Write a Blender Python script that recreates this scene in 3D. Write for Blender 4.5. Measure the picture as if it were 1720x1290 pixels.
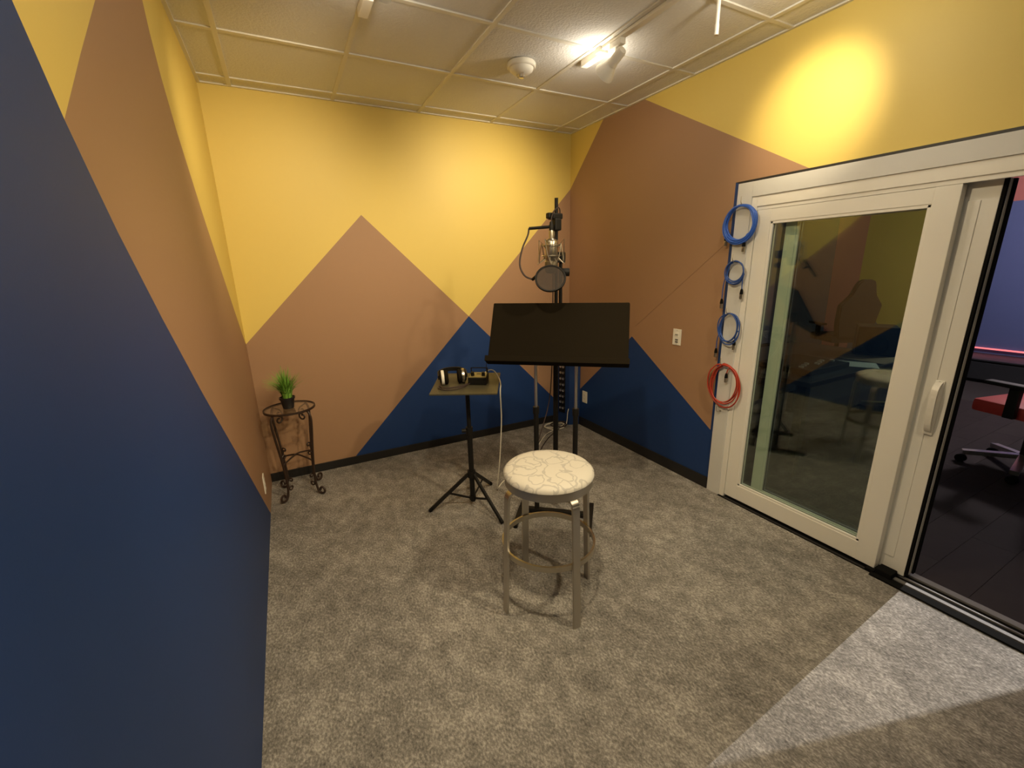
import bpy, bmesh, math, random
from mathutils import Vector, Matrix
random.seed(7)
for o in list(bpy.data.objects): bpy.data.objects.remove(o)
S = bpy.context.scene
COL = S.collection
PI = math.pi
# ------------------------------------------------------------------ room size (metres) and camera
W, D, H = 2.812, 3.849, 2.735          # right wall x, back wall y, ceiling z; left wall is x = 0
Y0 = -1.6                              # wall behind the camera
XC = 8.7                               # far wall of the control room beyond the sliding door
def setup_camera():
    yaw, pitch, roll = -0.4768, -0.2665, -0.0248
    f = Vector((-math.sin(yaw)*math.cos(pitch), math.cos(yaw)*math.cos(pitch), math.sin(pitch)))
    r = Vector((math.cos(yaw), math.sin(yaw), 0)); u = r.cross(f)
    r2 = r*math.cos(roll)+u*math.sin(roll); u2 = -r*math.sin(roll)+u*math.cos(roll)
    cd = bpy.data.cameras.new('camera'); c = bpy.data.objects.new('camera', cd); COL.objects.link(c)
    m = Matrix((r2, u2, -f)).transposed().to_4x4(); m.translation = Vector((0.2878, 0.2538, 1.5826))
    c.matrix_world = m
    cd.sensor_width = 36; cd.lens = 36*719.8/1720; cd.clip_start = 0.02
    S.camera = c
setup_camera()
S.view_settings.view_transform = 'Standard'; S.view_settings.look = 'None'
S.view_settings.exposure = 0.0; S.view_settings.gamma = 1.0; S.view_settings.use_curve_mapping = False
wd = bpy.data.worlds.new('world'); S.world = wd; wd.use_nodes = True
wd.node_tree.nodes['Background'].inputs[0].default_value = (0.02, 0.02, 0.025, 1)
wd.node_tree.nodes['Background'].inputs[1].default_value = 0.3
WARM = (1.0, 0.80, 0.50)
LAMP = 1.0
def spot(name, loc, target, power, angle, blend, size=0.03, col=WARM):
    l = bpy.data.lights.new(name, 'SPOT'); l.energy = power*LAMP; l.color = col; l.spot_size = math.radians(angle)
    l.spot_blend = blend; l.shadow_soft_size = size
    o = bpy.data.objects.new(name, l); COL.objects.link(o); o.location = loc
    o.rotation_euler = (Vector(target)-Vector(loc)).to_track_quat('-Z', 'Y').to_euler(); return o
def point(name, loc, power, size=0.03, col=WARM):
    l = bpy.data.lights.new(name, 'POINT'); l.energy = power*LAMP; l.color = col; l.shadow_soft_size = size
    o = bpy.data.objects.new(name, l); COL.objects.link(o); o.location = loc; return o

# ------------------------------------------------------------------ materials
MATS = {}
def mat(name, col, rough=0.6, metal=0.0, **k):
    if name in MATS: return MATS[name]
    m = bpy.data.materials.new(name); m.use_nodes = True
    b = m.node_tree.nodes['Principled BSDF']
    b.inputs['Base Color'].default_value = (*col, 1); b.inputs['Roughness'].default_value = rough; b.inputs['Metallic'].default_value = metal
    if 'trans' in k: b.inputs['Transmission Weight'].default_value = k['trans']; b.inputs['IOR'].default_value = k.get('ior', 1.45)
    if 'spec' in k: b.inputs['Specular IOR Level'].default_value = k['spec']
    if 'emit' in k: b.inputs['Emission Color'].default_value = (*k['emit'], 1); b.inputs['Emission Strength'].default_value = k.get('es', 1)
    if 'alpha' in k: b.inputs['Alpha'].default_value = k['alpha']
    MATS[name] = m
    nz, st, vr = k.get('noise', 60), k.get('bump', 0), k.get('vary', 0)
    if st or vr:
        nt = m.node_tree; N = nt.nodes; L = nt.links
        tc = N.new('ShaderNodeTexCoord'); no = N.new('ShaderNodeTexNoise'); no.inputs['Scale'].default_value = nz; no.inputs['Detail'].default_value = 4
        L.new(tc.outputs['Object'], no.inputs['Vector'])
        if st:
            bp = N.new('ShaderNodeBump'); bp.inputs['Strength'].default_value = st; bp.inputs['Distance'].default_value = k.get('bd', 0.002)
            L.new(no.outputs['Fac'], bp.inputs['Height']); L.new(bp.outputs['Normal'], b.inputs['Normal'])
        if vr:
            mx = N.new('ShaderNodeMix'); mx.data_type = 'RGBA'
            mx.inputs['A'].default_value = (*[c*(1-vr) for c in col], 1); mx.inputs['B'].default_value = (*[min(1, c*(1+vr)) for c in col], 1)
            L.new(no.outputs['Fac'], mx.inputs['Factor']); L.new(mx.outputs['Result'], b.inputs['Base Color'])
    return m
YEL = mat('yellow_wall_paint', (0.72, 0.55, 0.14), 0.55, bump=0.08, noise=220, bd=0.001)
TAN = mat('tan_wall_paint', (0.35, 0.205, 0.115), 0.55, bump=0.08, noise=220, bd=0.001)
NAVY = mat('navy_wall_paint', (0.007, 0.037, 0.152), 0.55, bump=0.08, noise=220, bd=0.001)
BLKBASE = mat('black_vinyl_base', (0.012, 0.011, 0.011), 0.5)
WHITE = mat('white_vinyl', (0.78, 0.76, 0.70), 0.38, vary=0.02, noise=8)
CASING = mat('grey_white_casing_paint', (0.62, 0.62, 0.60), 0.45, vary=0.03, noise=10)
TILE = mat('ceiling_tile_fibre', (0.74, 0.73, 0.70), 0.9, bump=0.55, noise=85, bd=0.006, vary=0.03)
TEE = mat('ceiling_tee_enamel', (0.74, 0.71, 0.62), 0.5, vary=0.01)
BLACK = mat('black_powder_coat', (0.008, 0.007, 0.006), 0.5, spec=0.3, vary=0.1, noise=30)
BLACKM = mat('black_fabric_foam', (0.013, 0.010, 0.006), 1.0, spec=0.05, bump=0.3, noise=500, vary=0.15)
RUBBER = mat('black_rubber', (0.008, 0.008, 0.008), 0.9, spec=0.05)
CHROME = mat('chrome_tube', (0.72, 0.70, 0.66), 0.28, 1.0)
ALU = mat('brushed_aluminium', (0.55, 0.52, 0.47), 0.36, 1.0, bump=0.05, noise=300)
IRON = mat('dark_wrought_iron', (0.030, 0.016, 0.010), 0.45, vary=0.2, noise=60)
TRAYM = mat('olive_grey_tray_enamel', (0.065, 0.058, 0.035), 0.42, vary=0.08, noise=20)
NICKEL = mat('satin_nickel', (0.50, 0.46, 0.38), 0.32, 1.0)
WCAB = mat('white_cable_jacket', (0.74, 0.70, 0.60), 0.5)
BCAB = mat('blue_cable_jacket', (0.030, 0.12, 0.55), 0.42)
BCAB2 = mat('deep_blue_cable_jacket', (0.022, 0.075, 0.30), 0.42)
RCAB = mat('red_cable_jacket', (0.42, 0.045, 0.022), 0.42)
DCAB = mat('dark_cable_jacket', (0.045, 0.028, 0.024), 0.6)
PLATE = mat('white_wall_plate', (0.80, 0.77, 0.68), 0.4)
GREYT = mat('grey_track_metal', (0.15, 0.145, 0.14), 0.6, 0.0, vary=0.1, noise=15)
LAMPW = mat('white_lamp_enamel', (0.82, 0.78, 0.68), 0.4)
GREEN = mat('grass_blade', (0.17, 0.36, 0.05), 0.5, vary=0.35, noise=40)
POT = mat('black_plastic_pot', (0.012, 0.010, 0.010), 0.4)
BULB = mat('frosted_bulb_face', (0.9, 0.88, 0.8), 0.4, emit=(1.0, 0.86, 0.6), es=10)
def glass_mat(name, col, rough=0.0, ior=1.5):
    m = bpy.data.materials.new(name); m.use_nodes = True; nt = m.node_tree; N = nt.nodes; L = nt.links
    for n in list(N):
        if n.type != 'OUTPUT_MATERIAL': N.remove(n)
    out = [n for n in N if n.type == 'OUTPUT_MATERIAL'][0]
    fr = N.new('ShaderNodeFresnel')
    ge = N.new('ShaderNodeNewGeometry'); io = N.new('ShaderNodeMix'); io.data_type = 'FLOAT'
    io.inputs['A'].default_value = ior; io.inputs['B'].default_value = 1/ior      # same reflectance on both faces of a thin pane
    L.new(ge.outputs['Backfacing'], io.inputs['Factor']); L.new(io.outputs['Result'], fr.inputs['IOR'])
    tr = N.new('ShaderNodeBsdfTransparent'); tr.inputs[0].default_value = (*col, 1)
    gl = N.new('ShaderNodeBsdfGlossy'); gl.inputs['Roughness'].default_value = rough; gl.inputs['Color'].default_value = (1, 1, 1, 1)
    mx = N.new('ShaderNodeMixShader')
    L.new(fr.outputs[0], mx.inputs[0]); L.new(tr.outputs[0], mx.inputs[1]); L.new(gl.outputs[0], mx.inputs[2]); L.new(mx.outputs[0], out.inputs[0])
    return m
GLASS = glass_mat('green_tinted_glazing', (0.925, 0.965, 0.935), ior=1.6)
TGLASS = glass_mat('clear_table_glass', (0.93, 0.95, 0.92))
def carpet_mat():
    m = bpy.data.materials.new('mottled_carpet'); m.use_nodes = True; nt = m.node_tree; N = nt.nodes; L = nt.links
    b = N['Principled BSDF']; b.inputs['Roughness'].default_value = 0.95; b.inputs['Specular IOR Level'].default_value = 0.15
    tc = N.new('ShaderNodeTexCoord')
    n1 = N.new('ShaderNodeTexNoise'); n1.inputs['Scale'].default_value = 13; n1.inputs['Detail'].default_value = 7; n1.inputs['Roughness'].default_value = 0.72
    mp = N.new('ShaderNodeMapping'); mp.inputs['Rotation'].default_value = (0, 0, 0.9); mp.inputs['Scale'].default_value = (1.0, 0.75, 1)
    L.new(tc.outputs['Object'], mp.inputs[0]); L.new(mp.outputs[0], n1.inputs['Vector'])
    n2 = N.new('ShaderNodeTexNoise'); n2.inputs['Scale'].default_value = 120; n2.inputs['Detail'].default_value = 4; n2.inputs['Roughness'].default_value = 0.7
    mp2 = N.new('ShaderNodeMapping'); mp2.inputs['Rotation'].default_value = (0, 0, 0.5); mp2.inputs['Scale'].default_value = (1.0, 0.62, 1)
    L.new(tc.outputs['Object'], mp2.inputs[0]); L.new(mp2.outputs[0], n2.inputs['Vector'])
    n3 = N.new('ShaderNodeTexNoise'); n3.inputs['Scale'].default_value = 1.7; n3.inputs['Detail'].default_value = 3
    L.new(tc.outputs['Object'], n3.inputs['Vector'])
    a1 = N.new('ShaderNodeMath'); a1.operation = 'MULTIPLY_ADD'; a1.inputs[1].default_value = 0.75
    a2 = N.new('ShaderNodeMath'); a2.operation = 'MULTIPLY_ADD'; a2.inputs[1].default_value = 1.15
    a3 = N.new('ShaderNodeMath'); a3.operation = 'MULTIPLY_ADD'; a3.inputs[1].default_value = 0.35; a3.inputs[2].default_value = -0.625
    L.new(n3.outputs['Fac'], a3.inputs[0]); L.new(a3.outputs[0], a2.inputs[2]); L.new(n2.outputs['Fac'], a2.inputs[0]); L.new(a2.outputs[0], a1.inputs[2]); L.new(n1.outputs['Fac'], a1.inputs[0])
    cr = N.new('ShaderNodeValToRGB'); e = cr.color_ramp.elements
    e[0].position = 0.22; e[0].color = (0.085, 0.080, 0.075, 1); e[1].position = 0.80; e[1].color = (0.50, 0.475, 0.44, 1)
    k = cr.color_ramp.elements.new(0.5); k.color = (0.225, 0.213, 0.198, 1)
    L.new(a1.outputs[0], cr.inputs[0]); L.new(cr.outputs[0], b.inputs['Base Color'])
    bp = N.new('ShaderNodeBump'); bp.inputs['Strength'].default_value = 0.6; bp.inputs['Distance'].default_value = 0.006
    L.new(n2.outputs['Fac'], bp.inputs['Height']); L.new(bp.outputs[0], b.inputs['Normal'])
    return m
CARPET = carpet_mat()
def scribble_mat():
    m = bpy.data.materials.new('white_scribble_upholstery'); m.use_nodes = True; nt = m.node_tree; N = nt.nodes; L = nt.links
    b = N['Principled BSDF']; b.inputs['Roughness'].default_value = 0.6
    tc = N.new('ShaderNodeTexCoord'); fac = None
    for sc, seed in ((9.0, 0.0), (6.5, 3.3)):
        ad = N.new('ShaderNodeVectorMath'); ad.inputs[1].default_value = (seed, seed*1.7, 0); L.new(tc.outputs['Object'], ad.inputs[0])
        no = N.new('ShaderNodeTexNoise'); no.inputs['Scale'].default_value = 14; L.new(ad.outputs[0], no.inputs['Vector'])
        sc_ = N.new('ShaderNodeVectorMath'); sc_.operation = 'SCALE'; sc_.inputs['Scale'].default_value = 0.10; L.new(no.outputs['Color'], sc_.inputs[0])
        a2 = N.new('ShaderNodeVectorMath'); L.new(ad.outputs[0], a2.inputs[0]); L.new(sc_.outputs[0], a2.inputs[1])
        v = N.new('ShaderNodeTexVoronoi'); v.voronoi_dimensions = '2D'; v.feature = 'F1'; v.inputs['Scale'].default_value = sc; L.new(a2.outputs[0], v.inputs['Vector'])
        s = N.new('ShaderNodeMath'); s.operation = 'SUBTRACT'; s.inputs[1].default_value = 0.36; L.new(v.outputs['Distance'], s.inputs[0])
        ab = N.new('ShaderNodeMath'); ab.operation = 'ABSOLUTE'; L.new(s.outputs[0], ab.inputs[0])
        lt = N.new('ShaderNodeMath'); lt.operation = 'LESS_THAN'; lt.inputs[1].default_value = 0.030; L.new(ab.outputs[0], lt.inputs[0])
        if fac is None: fac = lt
        else:
            mxx = N.new('ShaderNodeMath'); mxx.operation = 'MAXIMUM'; L.new(fac.outputs[0], mxx.inputs[0]); L.new(lt.outputs[0], mxx.inputs[1]); fac = mxx
    mx = N.new('ShaderNodeMix'); mx.data_type = 'RGBA'; mx.inputs['A'].default_value = (0.63, 0.60, 0.53, 1); mx.inputs['B'].default_value = (0.47, 0.45, 0.41, 1)
    L.new(fac.outputs[0], mx.inputs['Factor']); L.new(mx.outputs['Result'], b.inputs['Base Color'])
    return m
SCRIB = scribble_mat()

# ------------------------------------------------------------------ mesh helpers
def obj(name, bm, m, parent=None, smooth=False):
    me = bpy.data.meshes.new(name); bmesh.ops.recalc_face_normals(bm, faces=bm.faces[:]) if not getattr(bm, '_k', False) else None
    bm.to_mesh(me); bm.free()
    for x in (m if isinstance(m, (list, tuple)) else [m]): me.materials.append(x)
    if smooth:
        for p in me.polygons: p.use_smooth = True
        try: me.set_sharp_from_angle(angle=math.radians(40))
        except Exception: pass
    o = bpy.data.objects.new(name, me); COL.objects.link(o)
    if parent: o.parent = parent
    return o
def tag(o, label, cat=None, group=None, kind=None):
    o['label'] = label
    if cat: o['category'] = cat
    if group: o['group'] = group
    if kind: o['kind'] = kind
    return o
def thing(name, label, cat, loc=(0, 0, 0), rz=0, group=None, kind=None):
    o = bpy.data.objects.new(name, None); o.empty_display_size = 0.05; COL.objects.link(o); o.location = loc; o.rotation_euler = (0, 0, rz)
    return tag(o, label, cat, group, kind)
def BM(): return bmesh.new()
def bx(bm, x0, x1, y0, y1, z0, z1, bev=0.0, M=None):
    t = bmesh.new(); bmesh.ops.create_cube(t, size=1)
    for v in t.verts: v.co = Vector(((x0+x1)/2+v.co.x*(x1-x0), (y0+y1)/2+v.co.y*(y1-y0), (z0+z1)/2+v.co.z*(z1-z0)))
    if bev: bmesh.ops.bevel(t, geom=t.edges[:], offset=bev, segments=2, profile=0.6, affect='EDGES')
    if M: bmesh.ops.transform(t, matrix=M, verts=t.verts[:])
    merge(bm, t); return bm
def merge(bm, t):
    mp = {v: bm.verts.new(v.co) for v in t.verts}
    for f in t.faces:
        try:
            g = bm.faces.new([mp[v] for v in f.verts]); g.material_index = f.material_index; g.smooth = f.smooth
        except ValueError: pass
    t.free()
def lathe(bm, prof, seg=32, M=None):
    rings = []
    for r, z in prof:
        if r < 1e-6: rings.append([bm.verts.new((0, 0, z))])
        else: rings.append([bm.verts.new((r*math.cos(2*PI*i/seg), r*math.sin(2*PI*i/seg), z)) for i in range(seg)])
    for a, b in zip(rings, rings[1:]):
        for i in range(seg):
            j = (i+1) % seg
            va = a if len(a) > 1 else a*seg; vb = b if len(b) > 1 else b*seg
            q = [va[i], va[j], vb[j], vb[i]]; q2 = []
            for v in q:
                if v not in q2: q2.append(v)
            if len(q2) > 2: bm.faces.new(q2)
    if M: bmesh.ops.transform(bm, matrix=M, verts=[v for r in rings for v in r])
    return bm
def axisM(p0, p1):
    p0, p1 = Vector(p0), Vector(p1); d = (p1-p0)
    return Matrix.Translation(p0) @ d.to_track_quat('Z', 'Y').to_matrix().to_4x4()
def cyl(bm, p0, p1, r0, r1=None, seg=14):
    r1 = r0 if r1 is None else r1; h = (Vector(p1)-Vector(p0)).length
    return lathe(bm, [(0, 0), (r0, 0), (r1, h), (0, h)], seg, axisM(p0, p1))
def sweep(bm, pts, prof, closed=False, up=None):
    """prof: list of (a, b) offsets; frames by parallel transport (or a fixed 'up')"""
    P = [Vector(p) for p in pts]; n = len(P); T = []
    for i in range(n):
        a = P[(i-1) % n] if closed or i > 0 else P[i]; b = P[(i+1) % n] if closed or i < n-1 else P[i]
        T.append((b-a).normalized())
    ref = Vector(up) if up else (Vector((0, 0, 1)) if abs(T[0].z) < 0.9 else Vector((1, 0, 0)))
    nrm = (ref-T[0]*ref.dot(T[0])).normalized(); rings = []
    for i in range(n):
        if up:
            r = Vector(up); nrm = (r-T[i]*r.dot(T[i])).normalized()
        else:
            nrm = nrm-T[i]*nrm.dot(T[i]); nrm.normalize()
        bi = T[i].cross(nrm)
        rings.append([bm.verts.new(P[i]+nrm*a+bi*b) for a, b in prof])
    k = len(prof)
    for i in range(n if closed else n-1):
        a, b = rings[i], rings[(i+1) % n]
        for j in range(k): bm.faces.new([a[j], a[(j+1) % k], b[(j+1) % k], b[j]])
    if not closed: bm.faces.new(rings[0][::-1]); bm.faces.new(rings[-1])
    return bm
def circ(r, k=8): return [(r*math.cos(2*PI*i/k), r*math.sin(2*PI*i/k)) for i in range(k)]
def tube(bm, pts, r, k=8, closed=False): return sweep(bm, pts, circ(r, k), closed)
def spl(pts, n=8, closed=False):
    P = [Vector(p) for p in pts]; out = []; m = len(P)
    for i in range(m if closed else m-1):
        g = lambda j: P[j % m] if closed else P[max(0, min(m-1, j))]
        a, b, c, d = g(i-1), g(i), g(i+1), g(i+2)
        for s in range(n):
            t = s/n; out.append(0.5*((2*b)+(c-a)*t+(2*a-5*b+4*c-d)*t*t+(3*b-a-3*c+d)*t**3))
    if not closed: out.append(P[-1])
    return out
def poly_wall(name, to3, polys, parent=None, rev=False):
    """flat wall built of painted fields: polys = [(material, [(a,b)...])]"""
    bm = bmesh.new(); mats = []; cache = {}
    def V(q):
        k = (round(q[0], 4), round(q[1], 4))
        if k not in cache: cache[k] = bm.verts.new(to3(*q))
        return cache[k]
    for m, pts in polys:
        if m not in mats: mats.append(m)
        f = bm.faces.new([V(q) for q in pts]); f.material_index = mats.index(m)
    me = bpy.data.meshes.new(name); bm.normal_update(); bmesh.ops.triangulate(bm, faces=bm.faces[:]); bm.to_mesh(me); bm.free()
    for m in mats: me.materials.append(m)
    o = bpy.data.objects.new(name, me); COL.objects.link(o)
    return o

# ------------------------------------------------------------------ the room shell
def build_shell():
    f = obj('floor', bx(BM(), 0, W+0.005, Y0, D, -0.06, 0.0), CARPET); tag(f, 'mottled grey brown carpet covering the booth floor', kind='structure')
    # left wall: navy / tan / yellow fields
    blue = [(3.325, 0.0), (2.444, 0.781), (1.966, 1.199), (1.67, 1.477), (1.477, 1.673), (1.402, 1.762), (1.336, 1.844), (1.277, 1.933), (1.249, 1.974), (1.10, 2.22), (0.80, 2.735)]
    by = [(3.849, 1.092), (3.80, 1.112), (3.245, 1.568), (2.884, 1.875), (2.735, 2.02), (2.60, 2.15), (2.49, 2.30), (2.44, 2.42), (2.42, 2.55), (2.40, 2.735)]
    ty = [(1.336, 1.844), (1.526, 2.011), (1.75, 2.202), (2.375, 2.735)]
    iv = blue.index((1.336, 1.844))
    w = poly_wall('wall_left', lambda a, b: (0, a, b), [
        (NAVY, [(Y0, 0)]+blue+[(Y0, H)]),
        (YEL, ty+[(0.80, 2.735)]+blue[iv+1:-1][::-1]),
        (TAN, blue[:iv+1]+ty[1:]+by[::-1]+[(3.849, 0.0)]),
        (YEL, by+[(3.849, H)])])
    tag(w, 'wall painted in navy, tan and yellow slanted fields', kind='structure')
    w = poly_wall('wall_back', lambda a, b: (a, D, b), [
        (YEL, [(0, 1.092), (0.896, 1.99), (1.728, 1.168), (W, 2.272), (W, H), (0, H)]),
        (TAN, [(0, 1.092), (0.896, 1.99), (1.728, 1.168), (0.570, 0.0), (0, 0)]),
        (NAVY, [(0.570, 0), (1.728, 1.168), (W, 0.075), (W, 0)]),
        (TAN, [(1.728, 1.168), (W, 2.272), (W, 0.075)])])
    tag(w, 'wall painted with a tan peak, navy triangles and yellow above', kind='structure')
    # right wall with the opening of the sliding door
    zt, ya, yb = 2.031, 2.092, -0.05      # door casing outline: top, far side, near side
    s = 0.012
    w = poly_wall('wall_right', lambda a, b: (W, a, b), [
        (YEL, [(D, 2.272), (D, H), (3.39, H)]),
        (TAN, [(D, 2.272), (3.39, H), (2.935, H), (1.70, zt+s), (ya+0.028, zt+s), (2.117, 0.444), (2.94, 1.001), (D, 0.19)]),
        (YEL, [(2.935, H), (1.70, zt+s), (yb-s, zt+s), (Y0, zt+s), (Y0, H)]),
        (NAVY, [(D, 0.19), (2.94, 1.001), (2.117, 0.444), (ya+0.028, zt+s), (ya, zt), (ya, 0), (D, 0)]),
        (BLKBASE, [(ya+0.028, zt+s), (1.70, zt+s), (yb-s, zt+s), (yb, zt), (ya, zt)]),
        (NAVY, [(yb-s, zt+s), (Y0, zt+s), (Y0, 0), (yb, 0), (yb, zt)])])
    tag(w, 'wall with tan, yellow and navy fields around the sliding door', kind='structure')
    w = obj('wall_rear', bx(BM(), 0, W, Y0-0.1, Y0, 0, H), YEL); tag(w, 'plain yellow wall behind the viewer', kind='structure')
    b = obj('baseboard_back', bx(BM(), 0, W, D-0.010, D+0.01, 0, 0.068, 0.002), BLKBASE); tag(b, 'black vinyl base along the peak painted wall', kind='structure')
    b = obj('baseboard_right', bx(BM(), W-0.010, W+0.01, 2.095, D, 0, 0.085, 0.002), BLKBASE); tag(b, 'black vinyl base running up to the door casing', kind='structure')
    # faint old tape ridge in the tan paint
    b = obj('trim_1', tube(BM(), [(W-0.0005, 2.905, 1.09), (W-0.0005, 2.10, 1.73)], 0.0016, 5), TAN); tag(b, 'thin painted over seam slanting across the tan wall', kind='structure')
    # suspended ceiling
    c = obj('ceiling', bx(BM(), -0.0, W, Y0, D, H+0.03, H+0.1), TEE); tag(c, 'suspended ceiling of square white textured tiles', kind='structure')
    xs = [0.0]+[0.173+0.61*i for i in range(5)]+[W]
    ys = [D, 3.712]+[3.102-0.61*i for i in range(8)]; ys = [y for y in ys if y > Y0]+[Y0]
    cache = {}
    for i in range(len(xs)-1):
        for j in range(len(ys)-1):
            wx, wy = round(xs[i+1]-xs[i], 3), round(ys[j]-ys[j+1], 3)
            if (wx, wy) not in cache:
                o = obj('ceiling_tile', bx(BM(), -wx/2+.001, wx/2-.001, -wy/2+.001, wy/2-.001, 0.004, 0.028), TILE); cache[(wx, wy)] = o.data
            else:
                o = bpy.data.objects.new('ceiling_tile', cache[(wx, wy)]); COL.objects.link(o)
            o.parent = c; o.location = ((xs[i]+xs[i+1])/2, (ys[j]+ys[j+1])/2, H)
    for x in xs[1:-1]: obj('ceiling_tee', bx(BM(), x-.012, x+.012, Y0, D, H-.003, H+.006), TEE, c)
    for y in ys[1:-1]: obj('ceiling_tee', bx(BM(), 0, W, y-.012, y+.012, H-.0028, H+.006), TEE, c)
    for x in (0.009, W-0.009): obj('wall_angle', bx(BM(), x-.009, x+.009, Y0, D, H-.004, H+.006), TEE, c)
    obj('wall_angle', bx(BM(), 0, W, D-.018, D, H-.0038, H+.006), TEE, c)
build_shell()

# ------------------------------------------------------------------ sliding door
def leaf(name, label, x0, x1, ya, yb, z0, z1, stile_a, stile_b, rail_t, rail_b, lead=False):
    """ya > yb ; stile_a at the far side"""
    t = thing(name, label, None, (x0, (ya+yb)/2, z0), kind='structure')
    off = Vector((x0, (ya+yb)/2, z0))
    def part(n, bm, m, smooth=False):
        bmesh.ops.translate(bm, verts=bm.verts[:], vec=-off); return obj(n, bm, m, t, smooth)
    part('stile', bx(BM(), x0, x1, ya-stile_a, ya, z0, z1, .003), WHITE)
    part('stile', bx(BM(), x0, x1, yb, yb+stile_b, z0, z1, .003), WHITE)
    part('rail', bx(BM(), x0+.001, x1-.001, yb+stile_b-.002, ya-stile_a+.002, z1-rail_t, z1-.0005, .003), WHITE)
    part('rail', bx(BM(), x0+.001, x1-.001, yb+stile_b-.002, ya-stile_a+.002, z0+.0005, z0+rail_b, .003), WHITE)
    a, b, c, d = ya-stile_a, yb+stile_b, z0+rail_b, z1-rail_t
    for q, (xx, e) in enumerate(((x0+.010, 0), (x1-.010, 0))):
        bw = 0.014
        for (y0_, y1_, zz0, zz1) in ((a-bw, a+.001, c, d), (b-.001, b+bw, c, d), (b, a, c-.001, c+bw), (b, a, d-bw, d+.001)):
            part('glazing_bead', bx(BM(), xx-.006, xx+.006, y0_, y1_, zz0, zz1, .002), WHITE)
    xm = (x0+x1)/2
    part('pane', bx(BM(), xm-.010, xm-.007, b+.002, a-.002, c+.002, d-.002), GLASS)
    part('pane', bx(BM(), xm+.007, xm+.010, b+.002, a-.002, c+.002, d-.002), GLASS)
    for (y0_, y1_, zz0, zz1) in ((a-.012, a, c, d), (b, b+.012, c, d), (b, a, c, c+.012), (b, a, d-.012, d)):
        part('glass_spacer', bx(BM(), xm-.0068, xm+.0068, y0_, y1_, zz0, zz1), GREYT)
    return t, part
def build_door():
    # outer casing
    t = thing('trim_2', 'grey white casing boards around the sliding door', None, (W, 1.0, 0), kind='structure')
    off = Vector((W, 1.0, 0))
    def cp(n, bm, m=CASING):
        bmesh.ops.translate(bm, verts=bm.verts[:], vec=-off); return obj(n, bm, m, t)
    cp('side_casing', bx(BM(), W-.014, W+.16, 1.995, 2.090, 0, 2.029, .002))
    cp('side_casing', bx(BM(), W-.014, W+.16, -.048, .045, 0, 2.029, .002))
    cp('head_casing', bx(BM(), W-.0135, W+.16, .045, 1.995, 1.945, 2.0285, .002))
    # inner door frame
    cp('frame_jamb', bx(BM(), W-.006, W+.13, 1.962, 1.997, 0, 1.947, .003), WHITE)
    cp('frame_jamb', bx(BM(), W-.006, W+.13, .043, .078, 0, 1.947, .003), WHITE)
    cp('frame_head', bx(BM(), W-.0055, W+.13, .077, 1.963, 1.888, 1.946, .003), WHITE)
    cp('frame_stop', bx(BM(), W+.001, W+.012, .9, 1.963, 1.868, 1.889, .002), WHITE)
    # sill track
    s = thing('trim_3', 'grey and black metal sill track of the sliding door', None, (W, 1.0, 0), kind='structure')
    def sp(n, bm, m):
        bmesh.ops.translate(bm, verts=bm.verts[:], vec=-off); return obj(n, bm, m, s)
    sp('sill_base', bx(BM(), W-.022, W+.150, .045, 1.995, -.03, .004), RUBBER)
    sp('sill_rail', bx(BM(), W+.010, W+.034, .08, 1.08, .0, .012, .002), GREYT)
    sp('sill_rail', bx(BM(), W+.064, W+.074, .08, 1.80, .0, .012, .002), GREYT)
    sp('sill_rail', bx(BM(), W+.106, W+.148, .08, 1.96, .0, .014, .002), GREYT)
    sp('sill_strip', bx(BM(), W-.020, W-.006, 1.08, 1.95, .0, .008, .002), BLKBASE)
    sp('sill_strip', bx(BM(), W-.046, W+.004, .05, 1.08, .0, .010, .002), RUBBER)
    l1, _ = leaf('door_1', 'white framed glazed door leaf in the near track', W+.002, W+.047, 1.960, 1.080, .020, 1.868, .085, .088, .068, .105)
    l2, part = leaf('door_2', 'sliding glazed leaf with a white pull handle, pushed open', W+.056, W+.101, 1.815, .978, .020, 1.880, .060, .112, .080, .100)
    # lock stile: raised strip, gaskets, handle
    part('lock_strip', bx(BM(), W+.052, W+.057, 1.030, 1.075, .10, 1.80, .0015), WHITE)
    part('gasket', bx(BM(), W+.058, W+.078, .968, .979, .03, 1.875), RUBBER)
    part('edge_strip', bx(BM(), W+.079, W+.103, .966, .979, .03, 1.875), WHITE)
    part('gasket', bx(BM(), W+.104, W+.128, .958, .979, .03, 1.875), RUBBER)
    hb = BM(); bx(hb, W+.046, W+.057, 1.000, 1.034, .78, 1.04, .004); hd = part('handle', hb, WHITE, True)
    off2 = Vector((W+.056, (1.815+.978)/2, .02))
    g = BM(); pts = spl([(W+.048, 1.017, 1.030), (W+.022, 1.017, 1.010), (W+.014, 1.017, .97), (W+.020, 1.017, .87), (W+.032, 1.017, .82), (W+.048, 1.017, .80)], 6)
    sweep(g, pts, [(.012, .007), (-.012, .007), (-.012, -.007), (.012, -.007)], up=(0, 1, 0)); bmesh.ops.translate(g, verts=g.verts[:], vec=-off2); obj('grip', g, WHITE, hd, True)
    k = BM(); cyl(k, (W+.044, 1.017, 1.028), (W+.047, 1.017, 1.028), .009); bmesh.ops.translate(k, verts=k.verts[:], vec=-off2); obj('keyhole', k, RUBBER, hd)
    # rubber stop block on the track by the leaf corner
    b = BM(); bx(b, W-.016, W+.05, 1.000, 1.070, .006, .040, .006); bx(b, W-.024, W+.02, 1.070, 1.110, .004, .020, .004)
    tag(obj('door_stop', b, RUBBER), 'black rubber stop block at the foot of the door leaves', 'door stop')
build_door()

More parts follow.
